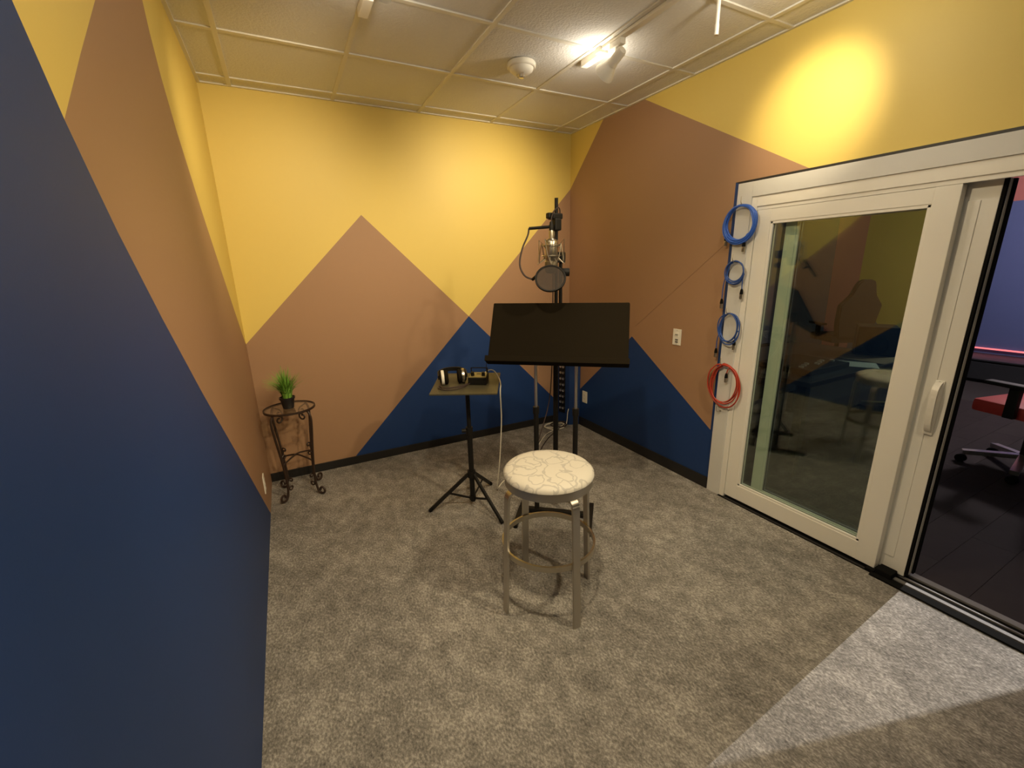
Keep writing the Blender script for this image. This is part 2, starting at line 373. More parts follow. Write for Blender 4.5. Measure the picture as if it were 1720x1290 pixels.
# ------------------------------------------------------------------ ceiling fixtures and the light they give
def bell_head(t, base, aim, part_off):
    """lamp head: adaptor block on the track, swivel, holder and flared lamp"""
    b = Vector(base); d = (Vector(aim)-b).normalized(); hub = b+Vector((0, 0, -.075))
    o = part_off
    def part(n, bm, m, sm=True):
        bmesh.ops.translate(bm, verts=bm.verts[:], vec=-o); return obj(n, bm, m, t, sm)
    part('adaptor', bx(BM(), b.x-.018, b.x+.018, b.y-.045, b.y+.045, b.z-.030, b.z-.001, .004), LAMPW)
    part('swivel', cyl(BM(), b+Vector((0, 0, -.028)), hub, .011), LAMPW)
    a = hub-d*.045
    part('lamp_holder', lathe(BM(), [(0, 0), (.022, 0), (.026, .01), (.026, .07), (.030, .085), (0, .085)], 24, axisM(a, a+d)), LAMPW)
    part('lamp_cone', lathe(BM(), [(.024, .080), (.030, .09), (.052, .135), (.058, .15), (.054, .150), (.048, .135), (.026, .092)], 28, axisM(a, a+d)), LAMPW)
    part('lamp_face', lathe(BM(), [(0, .146), (.03, .145), (.052, .140)], 24, axisM(a, a+d)), BULB)
    return a+d*.165, d
def build_tracks():
    z = H-.003
    # (x, y), aim, spot power, cone, blend, spill power, spill offset
    heads = {'r': [((2.035, 2.33), (1.90, 3.85, 1.95), 95, 85, 1.0, 5.0),
                   ((2.035, 1.50), (2.812, 1.72, 2.38), 44, 58, 1.0, 6.0),
                   ((2.035, 0.35), (1.2, 1.9, .5), 110, 110, 1.0, 3)],
             'l': [((0.79, 2.10), (0.22, 3.85, 1.85), 70, 85, 1.0, 3.0),
                   ((0.79, 1.6), (2.812, 1.50, 1.05), 60, 75, 1.0, 2),  # unseen head, added to brighten the sliding door and its casing
                   ((0.79, 1.1), (1.1, 2.4, .3), 85, 110, 1.0, 2),
                   ((0.79, 0.1), (0.0, 1.5, 1.5), 70, 100, 1.0, 1.5)]}
    for key, x, lab in (('r', 2.035, 'white ceiling track on the side of the sliding door, with lamp heads'), ('l', .79, 'white ceiling track near the navy wall, with lamp heads')):
        t = thing('track_light', lab, 'track light', (x, 1.0, H), group=None)
        off = Vector((x, 1.0, H))
        def part(n, bm, m):
            bmesh.ops.translate(bm, verts=bm.verts[:], vec=-off); return obj(n, bm, m, t)
        part('track', bx(BM(), x-.018, x+.018, -1.0, 2.47, H-.018, H-.002, .002), LAMPW)
        part('feed_box', bx(BM(), x-.022, x+.022, 2.47, 2.62, H-.040, H-.002, .003), LAMPW)
        part('feed_clip', bx(BM(), x-.030, x+.030, 2.44, 2.475, H-.030, H-.002, .002), LAMPW)
        side = 'door_side' if key == 'r' else 'navy_side'
        for n_, ((hx, hy), aim, pw, ang, bl, sp) in enumerate(heads[key]):
            suf = '' if hy > 2.2 else '_%s_%d_offscreen' % (side, n_)
            m, d = bell_head(t, (hx, hy, H-.017), aim, off)
            spot('track_spot'+suf, m+d*.01, m+d, pw, ang, bl, .04)
            point('track_spill'+suf, (m.x+d.x*.02, m.y+d.y*.02, H-.10), sp, .03, (1.0, .90, .74))
build_tracks()

def build_ceiling_bits():
    t = thing('smoke_detector', 'round white smoke detector on the ceiling tile', 'smoke detector', (1.72, 2.805, H)); t.scale = (1.2, 1.2, 1.15)
    obj('base', lathe(BM(), [(0, 0), (.068, 0), (.070, -.004), (.070, -.020), (.066, -.024), (0, -.024)], 36), LAMPW, t, True)
    obj('dome', lathe(BM(), [(.060, -.024), (.056, -.034), (.040, -.046), (.018, -.050), (0, -.050)], 36), LAMPW, t, True)
    obj('sensor', lathe(BM(), [(.014, -.048), (.014, -.062), (.010, -.066), (0, -.066)], 18), CHROME, t, True)
    for a in range(3):
        c, s_ = math.cos(a*2.1+.4)*.028, math.sin(a*2.1+.4)*.028
        obj('cage_post', cyl(BM(), (c, s_, -.040), (c*.6, s_*.6, -.064), .003, seg=6), CHROME, t)
    t = thing('pendant_rod', 'thin white rod hanging down from the ceiling', 'rod', (2.215, 1.86, H))
    obj('canopy', lathe(BM(), [(0, 0), (.022, 0), (.020, -.012), (.010, -.016), (0, -.016)], 20), LAMPW, t, True)
    obj('rod', cyl(BM(), (0, 0, -.01), (0, 0, -.11), .009, seg=14), LAMPW, t, True)
    obj('ferrule', cyl(BM(), (0, 0, -.108), (0, 0, -.150), .0105, seg=14), LAMPW, t, True)
build_ceiling_bits()

# ------------------------------------------------------------------ stool
def build_stool():
    t = thing('bar_stool', 'round aluminium stool with a white scribble patterned seat', 'stool', (1.25, 1.775, 0))
    zt = .706
    obj('seat_cushion', lathe(BM(), [(0, zt), (.10, zt-.001), (.165, zt-.005), (.195, zt-.013), (.207, zt-.026), (.208, zt-.036), (.203, zt-.042), (0, zt-.042)], 48), SCRIB, t, True)
    obj('seat_rim', lathe(BM(), [(0, zt-.040), (.202, zt-.040), (.202, zt-.078), (.197, zt-.080), (.190, zt-.060), (0, zt-.060)], 48), ALU, t, True)
    for k, a in enumerate((PI, -PI/2, PI/2, 0)):
        d = Vector((math.cos(a), math.sin(a), 0)); z = Vector((0, 0, 1))
        prof = [(.165, zt-.082), (.186, zt-.083), (.201, zt-.089), (.211, zt-.104), (.216, zt-.14), (.226, .32), (.238, .0)]
        pts = [d*r+z*q for r, q in prof]; pts = spl(pts, 4)
        s = d.cross(z)
        obj('leg', sweep(BM(), pts, [(.0175, .006), (.0175, -.006), (-.0175, -.006), (-.0175, .006)], up=s), ALU, t, False)
    ring = [(.217*math.cos(i*2*PI/64), .217*math.sin(i*2*PI/64), .315) for i in range(64)]
    obj('foot_ring', sweep(BM(), ring, [(.013, .005), (-.013, .005), (-.013, -.005), (.013, -.005)], True, up=(0, 0, 1)), NICKEL, t)
build_stool()

# ------------------------------------------------------------------ plant stand with plant
def spiral(c, r0, r1, a0, a1, n=14):
    """points in a 2D plane"""
    return [(c[0]+(r0+(r1-r0)*i/n)*math.cos(a0+(a1-a0)*i/n), c[1]+(r0+(r1-r0)*i/n)*math.sin(a0+(a1-a0)*i/n)) for i in range(n+1)]
def build_plant_stand():
    t = thing('plant_stand', 'dark wrought iron plant stand with scrolled legs and glass top', 'plant stand', (.212, 3.555, 0))
    zt = .655; R = .163
    obj('glass_top', lathe(BM(), [(0, zt-.002), (R-.004, zt-.002), (R-.004, zt+.004), (0, zt+.004)], 40), TGLASS, t)
    obj('top_ring', sweep(BM(), [(R*math.cos(i*PI/24), R*math.sin(i*PI/24), zt) for i in range(48)], [(.007, .004), (.007, -.004), (-.007, -.004), (-.007, .004)], True, up=(0, 0, 1)), IRON, t)
    for k in range(4):
        a = PI/4+k*PI/2; d = Vector((math.cos(a), math.sin(a), 0)); up = Vector((0, 0, 1))
        f2 = lambda q: d*q[0]+up*q[1]
        leg = [(.150, zt-.006), (.166, zt-.030), (.174, zt-.07), (.166, .50), (.147, .36), (.134, .24), (.128, .14), (.131, .08), (.142, .032)]
        foot = spiral((.176, .040), .034, .010, PI*1.12, PI*3.2, 20)
        foot = [(x, z) for x, z in foot]
        pts = spl([f2(q) for q in leg], 5)+[f2(q) for q in foot]
        lo = obj('leg', tube(BM(), pts, .0080, 8), IRON, t, True)
        # scroll tucked inside the leg above the foot and under the top
        sc = [(.128, .135), (.118, .085)]+spiral((.100, .085), .020, .006, 0, -PI*1.9, 16)
        obj('scroll', tube(BM(), [f2(q) for q in sc], .0058, 7), IRON, lo, True)
        d2 = Vector((-math.sin(a), math.cos(a), 0))
        for s in (1,):
            sc = [(.160, zt-.015), (.135, zt-.012), (.105, zt-.020)]
            sp = spiral((.104, zt-.052), .033, .008, PI/2, PI*2.7, 22)
            obj('scroll', tube(BM(), spl([f2(q) for q in sc], 3)[:-1]+[f2(q) for q in sp], .0058, 7), IRON, lo, True)
    for k in range(2):
        a = PI/4+k*PI/2; d = Vector((math.cos(a), math.sin(a), 0)); up = Vector((0, 0, 1)); f2 = lambda q: d*q[0]+up*q[1]
        z0 = .30-.008*k
        ctr = [(-.138, z0-.03), (-.09, z0-.012), (0, z0+.006), (.09, z0-.012), (.138, z0-.03)]
        L_ = [f2(q) for q in spiral((-.122, z0+.035), .007, .016, -PI*1.5, PI*0.5-PI*1.02, 12)]
        obj('stretcher', tube(BM(), spl([f2(q) for q in ctr], 6), .0062, 7), IRON, t, True)
        for s in (-1, 1):
            e = [(s*.139, z0-.028), (s*.128, z0+.012)]
            sp = spiral((s*.115, z0+.028), .018, .006, 0 if s > 0 else PI, (PI*1.9 if s > 0 else -PI*.9), 14)
            obj('scroll', tube(BM(), [f2(q) for q in e+sp], .0052, 7), IRON, t, True)
    p = thing('potted_grass', 'green artificial grass in a small black pot', 'plant', (.208, 3.555, zt+.004))
    obj('pot', lathe(BM(), [(0, 0), (.036, 0), (.046, .066), (.051, .067), (.051, .080), (.046, .080), (.043, .070), (0, .068)], 28), POT, p, True)
    obj('soil', lathe(BM(), [(0, .071), (.043, .071)], 20), DCAB, p)
    bm = BM(); rnd = random.Random(3)
    for i in range(240):
        a = rnd.uniform(0, 2*PI); lean = rnd.uniform(.02, 1.0)**.8; h = rnd.uniform(.15, .25)*(1-.30*lean)
        rb = rnd.uniform(0, .032); d = Vector((math.cos(a), math.sin(a), 0)); s = Vector((-math.sin(a), math.cos(a), 0)); w = rnd.uniform(.0026, .0046)
        reach = lean*rnd.uniform(.08, .22)
        if d.x < -.2: reach = min(reach, .12)
        pts = [d*(rb+reach*q*q)+Vector((0, 0, .076+h*(q-.28*lean*q*q*q))) for q in (0, .25, .5, .75, 1)]
        vs = []
        for q, pt in enumerate(pts):
            ww = w*(1-.9*(q/4)**1.5); vs.append((bm.verts.new(pt-s*ww), bm.verts.new(pt+s*ww+d*.0012)))
        for (a0, a1), (b0, b1) in zip(vs, vs[1:]): bm.faces.new([a0, a1, b1, b0])
    obj('foliage', bm, GREEN, p)
build_plant_stand()

# ------------------------------------------------------------------ tray stand, headphones, amplifier
TRAY = Matrix.Translation((1.240, 2.722, .880)) @ Matrix.Rotation(math.radians(-29.4), 4, 'Z') @ Matrix.Rotation(math.radians(6.4), 4, 'X')
def build_tray_stand():
    o = Vector((1.245, 2.735, 0))
    t = thing('tray_stand', 'black tripod stand carrying a flat olive grey tray', 'stand', o)
    def part(n, bm, m, sm=False, par=None):
        bmesh.ops.translate(bm, verts=bm.verts[:], vec=-o); return obj(n, bm, m, par or t, sm)
    part('tray', bx(BM(), -.205, .205, -.18, .18, -.010, 0, .002, TRAY), TRAYM)
    part('tray_bracket', bx(BM(), -.05, .05, -.05, .05, -.030, -.009, .004, TRAY), BLACK)
    part('pole', cyl(BM(), (1.245, 2.735, .50), (1.240, 2.724, .862), .0135), BLACK, True)
    part('pole', cyl(BM(), (1.245, 2.735, .035), (1.245, 2.735, .56), .0175), BLACK, True)
    part('collar', cyl(BM(), (1.245, 2.735, .52), (1.245, 2.735, .575), .023), BLACK, True)
    part('knob', cyl(BM(), (1.245, 2.735, .55), (1.200, 2.755, .55), .013), BLACK, True)
    part('leg_hub', cyl(BM(), (1.245, 2.735, .215), (1.245, 2.735, .262), .028), BLACK, True)
    part('brace_hub', cyl(BM(), (1.245, 2.735, .045), (1.245, 2.735, .075), .022), BLACK, True)
    for fx, fy in ((.958, 2.798), (1.318, 2.432), (1.47, 2.930)):
        d = (Vector((fx, fy, 0))-o).normalized(); a = o+d*.024+Vector((0, 0, .238)); b = Vector((fx, fy, .011))
        leg = part('leg', sweep(BM(), [a, b], [(.011, .007), (.011, -.007), (-.011, -.007), (-.011, .007)]), BLACK)
        part('rubber_foot', cyl(BM(), a+(b-a)*.93, b+(b-a).normalized()*.006, .0115), RUBBER, True, leg)
        m = a+(b-a)*.52
        part('brace', sweep(BM(), [o+d*.018+Vector((0, 0, .060)), m], [(.007, .002), (.007, -.002), (-.007, -.002), (-.007, .002)]), BLACK)
build_tray_stand()
def build_headphones():
    t = thing('headphones', 'black headphones with silver rings on the olive tray', 'headphones'); t.matrix_world = TRAY @ Matrix.Translation((-.085, -.005, 0)) @ Matrix.Rotation(.25, 4, 'Z')
    for s in (-1, 1):
        c = Vector((s*.045, 0, .046))
        cup = obj('ear_cup', lathe(BM(), [(0, 0), (.030, .0), (.040, .008), (.043, .022), (.043, .032), (0, .032)], 28, axisM(c+Vector((s*.038, 0, 0)), c)), BLACK, t, True)
        obj('silver_ring', lathe(BM(), [(.0435, .010), (.0465, .012), (.0465, .026), (.0435, .028)], 28, axisM(c+Vector((s*.038, 0, 0)), c)), NICKEL if s > 0 else PLATE, cup, True)
        obj('ear_pad', lathe(BM(), [(.020, .030), (.038, .030), (.045, .038), (.044, .048), (.036, .054), (.024, .052), (.020, .044)], 28, axisM(c+Vector((s*.038, 0, 0)), c)), BLACKM, cup, True)
    pts = [(math.cos(a)*.088, .052+math.sin(a)*.085, .050+.0*a) for a in [PI*i/18 for i in range(19)]]
    pts = [(.088, .0, .046)]+pts+[(-.088, 0, .046)]
    obj('headband', sweep(BM(), spl(pts, 2), [(.013, .004), (.013, -.004), (-.013, -.004), (-.013, .004)], up=(0, 0, 1)), BLACK, t)
    cb = [(-.085, -.03, .006), (-.10, -.07, .005), (-.06, -.11, .004), (.0, -.115, .004), (.06, -.09, .004), (.09, -.04, .008), (.07, -.06, .006), (.02, -.085, .009), (-.05, -.085, .008), (-.085, -.05, .008), (-.06, -.105, .012), (.03, -.105, .012), (.10, -.06, .012), (.120, -.010, .012)]
    obj('cord', tube(BM(), spl(cb, 6), .0028, 6), DCAB, t, True)
    b = thing('headphone_amplifier', 'small black headphone amplifier with knobs, front guard and antenna', 'amplifier'); b.matrix_world = TRAY @ Matrix.Translation((.075, .010, 0)) @ Matrix.Rotation(-.06, 4, 'Z')
    obj('case', bx(BM(), -.058, .058, -.055, .055, .003, .048, .004), BLACK, b)
    obj('top_panel', bx(BM(), -.052, .052, -.046, .048, .0478, .0495, .0005), mat('olive_brass_panel', (.30, .25, .11), .45, .3, vary=.1, noise=30), b)
    for s in (-1, 1):
        k = obj('knob', cyl(BM(), (s*.034, -.012, .049), (s*.034, -.012, .072), .012, .010, 18), BLACK, b, True)
    obj('guard', tube(BM(), spl([(-.052, .045, .046), (-.052, .045, .074), (-.046, .045, .080), (.046, .045, .080), (.052, .045, .074), (.052, .045, .046)], 4), .0035, 7), BLACK, b, True)
    obj('label_strip', bx(BM(), -.012, .014, .010, .022, .0493, .0502), BLACK, b)
    obj('antenna', cyl(BM(), (.045, .05, .04), (.047, .052, .125), .0026, .0018, 8), BLACK, b, True)
    for x in (-.045, .045):
        for y in (-.04, .04): obj('rubber_foot', cyl(BM(), (x, y, 0), (x, y, .004), .007, seg=10), RUBBER, b)
build_headphones()

# ------------------------------------------------------------------ music stand
def build_music_stand():
    c = Vector((1.655, 2.335, 0)); rz = math.atan2(-.651, .76)
    t = thing('music_stand', 'wide black music stand with two chrome posts', 'music stand', c, rz)
    # local: x right, y back
    th = math.radians(60); M = Matrix.Translation((0.012, .010, 1.205)) @ Matrix.Rotation(th, 4, 'X')
    hw, hh = .402, .185
    bm = BM(); bx(bm, -hw, hw, -hh, hh, -.006, .006, .003, M); desk = obj('desk', bm, BLACK, t)
    obj('desk_pad', bx(BM(), -hw+.001, hw-.001, -hh+.006, hh-.002, .004, .022, .008, M), BLACKM, t)
    obj('desk_lip', bx(BM(), -hw-.004, hw+.004, -hh-.012, -hh+.006, -.012, .060, .003, M), BLACKM, t)
    obj('lip_edge', bx(BM(), -hw-.004, hw+.004, -hh-.014, -hh+.020, .056, .064, .003, M), BLACKM, t)
    for s in (-1, 1):
        x = s*.122
        obj('chrome_post', cyl(BM(), (x, .02, .66), (x, .02, 1.15), .0095), CHROME, t, True)
        obj('post', cyl(BM(), (x, .02, .022), (x, .02, .73), .0155), BLACK, t, True)
        obj('collar', cyl(BM(), (x, .02, .70), (x, .02, .745), .020), BLACK, t, True)
        obj('desk_clamp', bx(BM(), x-.022, x+.022, .012, .050, 1.10, 1.175, .004), BLACK, t)
        foot = obj('foot', sweep(BM(), spl([(s*.228, -.175, .012), (s*.228, -.12, .020), (s*.228, 0, .028), (s*.228, .12, .020), (s*.228, .175, .012)], 4), [(.011, .014), (.011, -.014), (-.011, -.014), (-.011, .014)], up=(0, 0, 1)), BLACK, t)
        for y in (-.165, .165): obj('rubber_foot', cyl(BM(), (s*.228, y, 0), (s*.228, y, .014), .014, seg=12), RUBBER, foot)
    obj('crossbar', bx(BM(), -.232, .232, .004, .036, .012, .040, .005), BLACK, t)
build_music_stand()

# ------------------------------------------------------------------ microphone stand, microphone, pop filter
MX, MY = 1.742, 2.462
def build_mic():
    o = Vector((MX, MY, 0))
    t = thing('microphone_stand', 'tall black microphone stand with an upright boom rod', 'microphone stand', o)
    def loc(p): return Vector(p)-o
    obj('pole', cyl(BM(), (0, 0, .05), (0, 0, 1.20), .0165), BLACK, t, True)
    obj('pole', cyl(BM(), (0, 0, 1.15), (0, 0, 1.955), .0105), BLACK, t, True)
    obj('boom_rod', cyl(BM(), (.024, -.012, 1.10), (.024, -.012, 1.66), .0105), BLACK, t, True)
    obj('hub', cyl(BM(), (0, 0, .045), (0, 0, .12), .028), BLACK, t, True)
    for q in ((-.11, .17), (.13, -.06), (.14, .21)):
        lg = obj('leg', sweep(BM(), [(q[0]*.1, q[1]*.1, .085), (q[0], q[1], .012)], [(.010, .010), (.010, -.010), (-.010, -.010), (-.010, .010)]), BLACK, t)
        obj('rubber_foot', cyl(BM(), (q[0], q[1], 0), (q[0], q[1], .022), .013, seg=12), RUBBER, lg)
    cl = obj('clamp', bx(BM(), -.020, .044, -.035, .020, 1.60, 1.66, .006), BLACK, t)
    obj('clamp_knob', cyl(BM(), (.03, -.01, 1.545), (.072, -.03, 1.545), .024), BLACK, t, True)
    u = obj('top_clamp', bx(BM(), -.050, .016, -.045, .016, 1.838, 1.870, .007), BLACK, t)
    obj('clamp_knob', bx(BM(), -.078, -.046, -.042, -.008, 1.840, 1.872, .008), BLACK, u)
    obj('holder', bx(BM(), -.046, -.002, -.060, -.012, 1.775, 1.842, .008), BLACK, t)
    obj('holder_knob', cyl(BM(), (-.044, -.04, 1.795), (-.066, -.03, 1.795), .015), BLACK, t, True)
    # microphone hanging upside down in a wire cradle
    c = Vector((1.672, 2.405, 1.650)); 
    m = thing('studio_microphone', 'nickel studio microphone hung upside down in a wire shock mount', 'microphone', c); m.scale = (1.2, 1.2, 1.0)
    obj('body', lathe(BM(), [(0, .080), (.018, .080), (.027, .072), (.030, .062), (.030, -.030), (.028, -.034), (.028, -.040), (.030, -.042), (.030, -.085), (.024, -.102), (.012, -.108), (0, -.108)], 32), NICKEL, m, True)
    g = obj('grille', lathe(BM(), [(.0304, -.044), (.0312, -.048), (.0312, -.086), (.026, -.103), (.012, -.1095), (0, -.1095)], 32), mat('dark_mesh_grille', (.20, .17, .12), .5, .9, bump=.6, noise=900), m, True)
    obj('connector', lathe(BM(), [(0, .125), (.011, .125), (.012, .118), (.012, .078), (0, .078)], 20), NICKEL, m, True)
    for z, r in ((.045, .043), (-.012, .043)):
        obj('cradle_ring', tube(BM(), [(r*math.cos(i*PI/16), r*math.sin(i*PI/16), z) for i in range(32)], .0030, 6, True), NICKEL, m, True)
    for i in range(4):
        a = PI/4+i*PI/2; b = a+PI/4
        p = lambda ang, r, z: (r*math.cos(ang), r*math.sin(ang), z)
        obj('cradle_wire', tube(BM(), [p(a, .031, .040), p(a-.25, .066, .076), p(a-.1, .062, .0), p(a+.2, .064, -.058), p(a, .031, -.02)], .0026, 6), NICKEL, m, True)
        obj('cradle_wire', tube(BM(), [p(b, .031, .030), p(b+.2, .064, .050), p(b, .066, -.015), p(b-.2, .060, -.050), p(b, .031, -.028)], .0026, 6), NICKEL, m, True)
    obj('mount_stem', tube(BM(), spl([(.012, .02, .065), (.030, .03, .10), (.034, .03, .14), (.028, .022, .175)], 5), .0055, 8), NICKEL, m, True)
    cb = thing('microphone_cable', 'grey cable looping from the microphone top over its clamp', 'cable', c)
    obj('plug', lathe(BM(), [(0, .108), (.0125, .108), (.0125, .150), (.008, .172), (0, .172)], 18), BLACK, cb, True)
    obj('cord', tube(BM(), spl([(0, 0, .168), (.004, .0, .200), (.022, -.005, .235), (.050, .0, .245), (.066, .015, .215), (.060, .030, .150), (.045, .045, .05), (.043, .050, -.2), (.040, .052, -.55), (.02, .058, -.9), (-.10, .04, -1.25), (-.06, .10, -1.60), (.06, .30, -1.643), (.45, .95, -1.645), (.80, 1.22, -1.645)], 8), .0034, 7), DCAB, cb, True)
    pf = thing('pop_filter', 'round black mesh pop filter on a gooseneck arm', 'pop filter', (MX, MY, 1.75))
    # from the stand clamp: arm to the left, then gooseneck down to the hoop
    q = Vector((MX, MY, 1.75))
    fc = Vector((1.598, 2.300, 1.517)); nrm = Vector((-.46, -.72, .62)).normalized()
    M = Matrix.Translation(fc-q) @ nrm.to_track_quat('Z', 'Y').to_matrix().to_4x4()
    R = .078
    obj('hoop', lathe(BM(), [(R, -.006), (R+.007, -.006), (R+.007, .006), (R, .006), (R-.004, .0), (R, -.006)], 40, M), BLACK, pf, True)
    MESH = mat('black_pop_mesh', (.05, .040, .034), .9, alpha=.62)
    for z in (-.003, .003): obj('mesh', lathe(BM(), [(0, z), (R, z)], 40, M), MESH, pf)
    arm0 = Vector((MX-.02, MY-.045, 1.800)); arm1 = Vector((1.590, 2.515, 1.793))
    obj('arm', cyl(BM(), arm0-q, arm1-q, .0085), BLACK, pf, True)
    hp = fc+Vector((-.070, .045, -.02)) 
    ha = Vector((1.535, 2.385, 1.513))
    gn = [arm1, Vector((1.580, 2.512, 1.755)), Vector((1.530, 2.490, 1.68)), Vector((1.493, 2.455, 1.595)), Vector((1.500, 2.415, 1.535)), ha]
    obj('gooseneck', tube(BM(), [p_-q for p_ in spl(gn, 6)], .0052, 8), DCAB, pf, True)
    e = fc+(ha-fc)-nrm*((ha-fc).dot(nrm)); e = fc+(e-fc).normalized()*(R+.002)
    obj('hoop_clamp', cyl(BM(), ha-q, e-q, .009), BLACK, pf, True)
build_mic()

# ------------------------------------------------------------------ corner panel with jacks, floor cables, wall plates
def build_corner():
    t = thing('corner_jack_panel', 'navy corner box with a black plate of cable jacks', 'jack panel', (2.74, 3.74, 0))
    o = Vector((2.74, 3.74, 0)); zt = .98
    A, B, Cc = Vector((2.650, 3.838, 0)), Vector((2.700, 3.672, 0)), Vector((2.800, 3.640, 0))
    base = [A, B, Cc, Vector((2.811, 3.640, 0)), Vector((2.811, 3.848, 0)), Vector((2.650, 3.848, 0))]
    bm = BM(); lo = [bm.verts.new(p-o) for p in base]; hi = [bm.verts.new(p-o+Vector((0, 0, zt))) for p in base]
    bm.faces.new(lo[::-1]); bm.faces.new(hi)
    for i in range(6): bm.faces.new([lo[i], lo[(i+1) % 6], hi[(i+1) % 6], hi[i]])
    obj('box', bm, NAVY, t)
    d = (B-A).normalized(); n = Vector((d.y, -d.x, 0))
    if n.x > 0: n = -n
    w = (B-A).length
    M = Matrix((( d.x, 0, n.x, 0), (d.y, 0, n.y, 0), (0, 1, 0, 0), (0, 0, 0, 1)))
    M = Matrix.Translation(A-o+d*(w*.50)) @ M        # local x along face, y up, z out
    obj('plate', bx(BM(), -.040, .036, .12, .74, 0, .006, .001, M), BLACK, t)
    for r in range(9):
        for c in (-.018, .016):
            z = .17+r*.062
            j = lathe(BM(), [(0, .010), (.007, .010), (.009, .014), (.013, .014), (.013, .004), (0, .004)], 14, M @ Matrix.Translation((c, z, 0)))
            obj('jack', j, CHROME if (r*2+(c > 0)) % 5 != 3 else NICKEL, t, True)
    # white cable from the tray amplifier down to the floor and to a coil by the corner box
    c = thing('white_cable', 'white cable hanging off the tray and coiled by the corner box', 'cable', (1.5, 2.9, 0))
    oo = Vector((1.5, 2.9, 0)); am = TRAY @ Vector((.130, .025, .045))
    p = [TRAY @ Vector((.105, .050, .040)), TRAY @ Vector((.135, .075, .055)), TRAY @ Vector((.168, .090, .045)), TRAY @ Vector((.200, .060, .008)), TRAY @ Vector((.216, -.02, -.004)), TRAY @ Vector((.214, -.06, -.05)), Vector((1.445, 2.66, .60)), Vector((1.452, 2.72, .30)), Vector((1.462, 2.80, .05)), Vector((1.50, 2.86, .006)), Vector((1.58, 2.93, .005)), Vector((1.72, 3.0, .005)), Vector((1.95, 3.17, .005)), Vector((2.136, 3.356, .005)), Vector((2.36, 3.56, .006))]
    def loopy(cx, cy, r, n, z0): return [Vector((cx+(r+.008*math.sin(3*a))*math.cos(a), cy+(r*.85)*math.sin(a), z0+.004*a/(2*PI))) for a in [i*2*PI/10 for i in range(int(n*10))]]
    lp = loopy(2.545, 3.69, .105, 2.6, .008)
    p = p+lp+[Vector((2.62, 3.64, .012)), Vector((2.655, 3.645, .05)), Vector((2.672, 3.655, .14)), Vector((2.690, 3.665, .178))]
    obj('cord', tube(BM(), [q-oo for q in spl(p, 6)], .0042, 7), WCAB, c, True)
    k = thing('dark_cable', 'dark cable lying coiled on the carpet under the white coil', 'cable', (2.5, 3.6, 0))
    oo = Vector((2.5, 3.6, 0)); lp = [v+Vector((0, 0, .012)) for v in loopy(2.585, 3.68, .085, 2.3, .010)]
    obj('cord', tube(BM(), [q-oo for q in spl([Vector((1.93, 2.78, .005)), Vector((2.02, 3.05, .005)), Vector((2.10, 3.25, .005)), Vector((2.30, 3.45, .006)), Vector((2.46, 3.56, .012))]+lp, 6)], .0042, 7), DCAB, k, True)
def wall_plate(name, label, cat, M, w, h, kind):
    t = thing(name, label, cat); t.matrix_world = M
    obj('cover_plate', bx(BM(), -w/2, w/2, -h/2, h/2, 0, .006, .002), PLATE, t)
    if kind == 'outlet':
        for s in (-1, 1):
            r = obj('receptacle', bx(BM(), -.017, .017, s*.020-.014, s*.020+.014, .005, .008, .002), PLATE, t)
            for x in (-.007, .006): obj('slot', bx(BM(), x-.001, x+.001, s*.020-.004, s*.020+.005, .0078, .0083), RUBBER, r)
    else:
        s = obj('switch', bx(BM(), -.017, .017, .002, .034, .005, .009, .002), PLATE, t)
        obj('slider', bx(BM(), -.012, .012, .015, .021, .0088, .012, .001), GREYT, s)
        for y in (-.020, -.036): obj('jack_port', bx(BM(), -.013, .013, y-.006, y+.006, .005, .0072, .0008), GREYT, t)
    for s in (-1, 1): obj('screw', cyl(BM(), (0, s*(h/2-.010), .005), (0, s*(h/2-.010), .0072), .003, seg=8), NICKEL, t)
def build_plates():
    MR = Matrix(((0, 0, -1, W), (-1, 0, 0, 0), (0, 1, 0, 0), (0, 0, 0, 1)))
    ML = Matrix(((0, 0, 1, 0), (1, 0, 0, 0), (0, 1, 0, 0), (0, 0, 0, 1)))
    def at(M, y, z): m = M.copy(); m[1][3] = y; m[2][3] = z; return m
    wall_plate('wall_plate', 'white wall plate with a slider and ports on the tan wall', 'wall plate', at(MR, 2.470, 1.056), .074, .118, 'switch')
    wall_plate('power_outlet', 'white outlet low on the navy wall beside the corner box', 'outlet', at(MR, 3.558, .312), .074, .118, 'outlet')
    wall_plate('power_outlet', 'white outlet low on the wall beside the plant stand', 'outlet', at(ML, 3.250, .262), .074, .118, 'outlet')
build_corner(); build_plates()

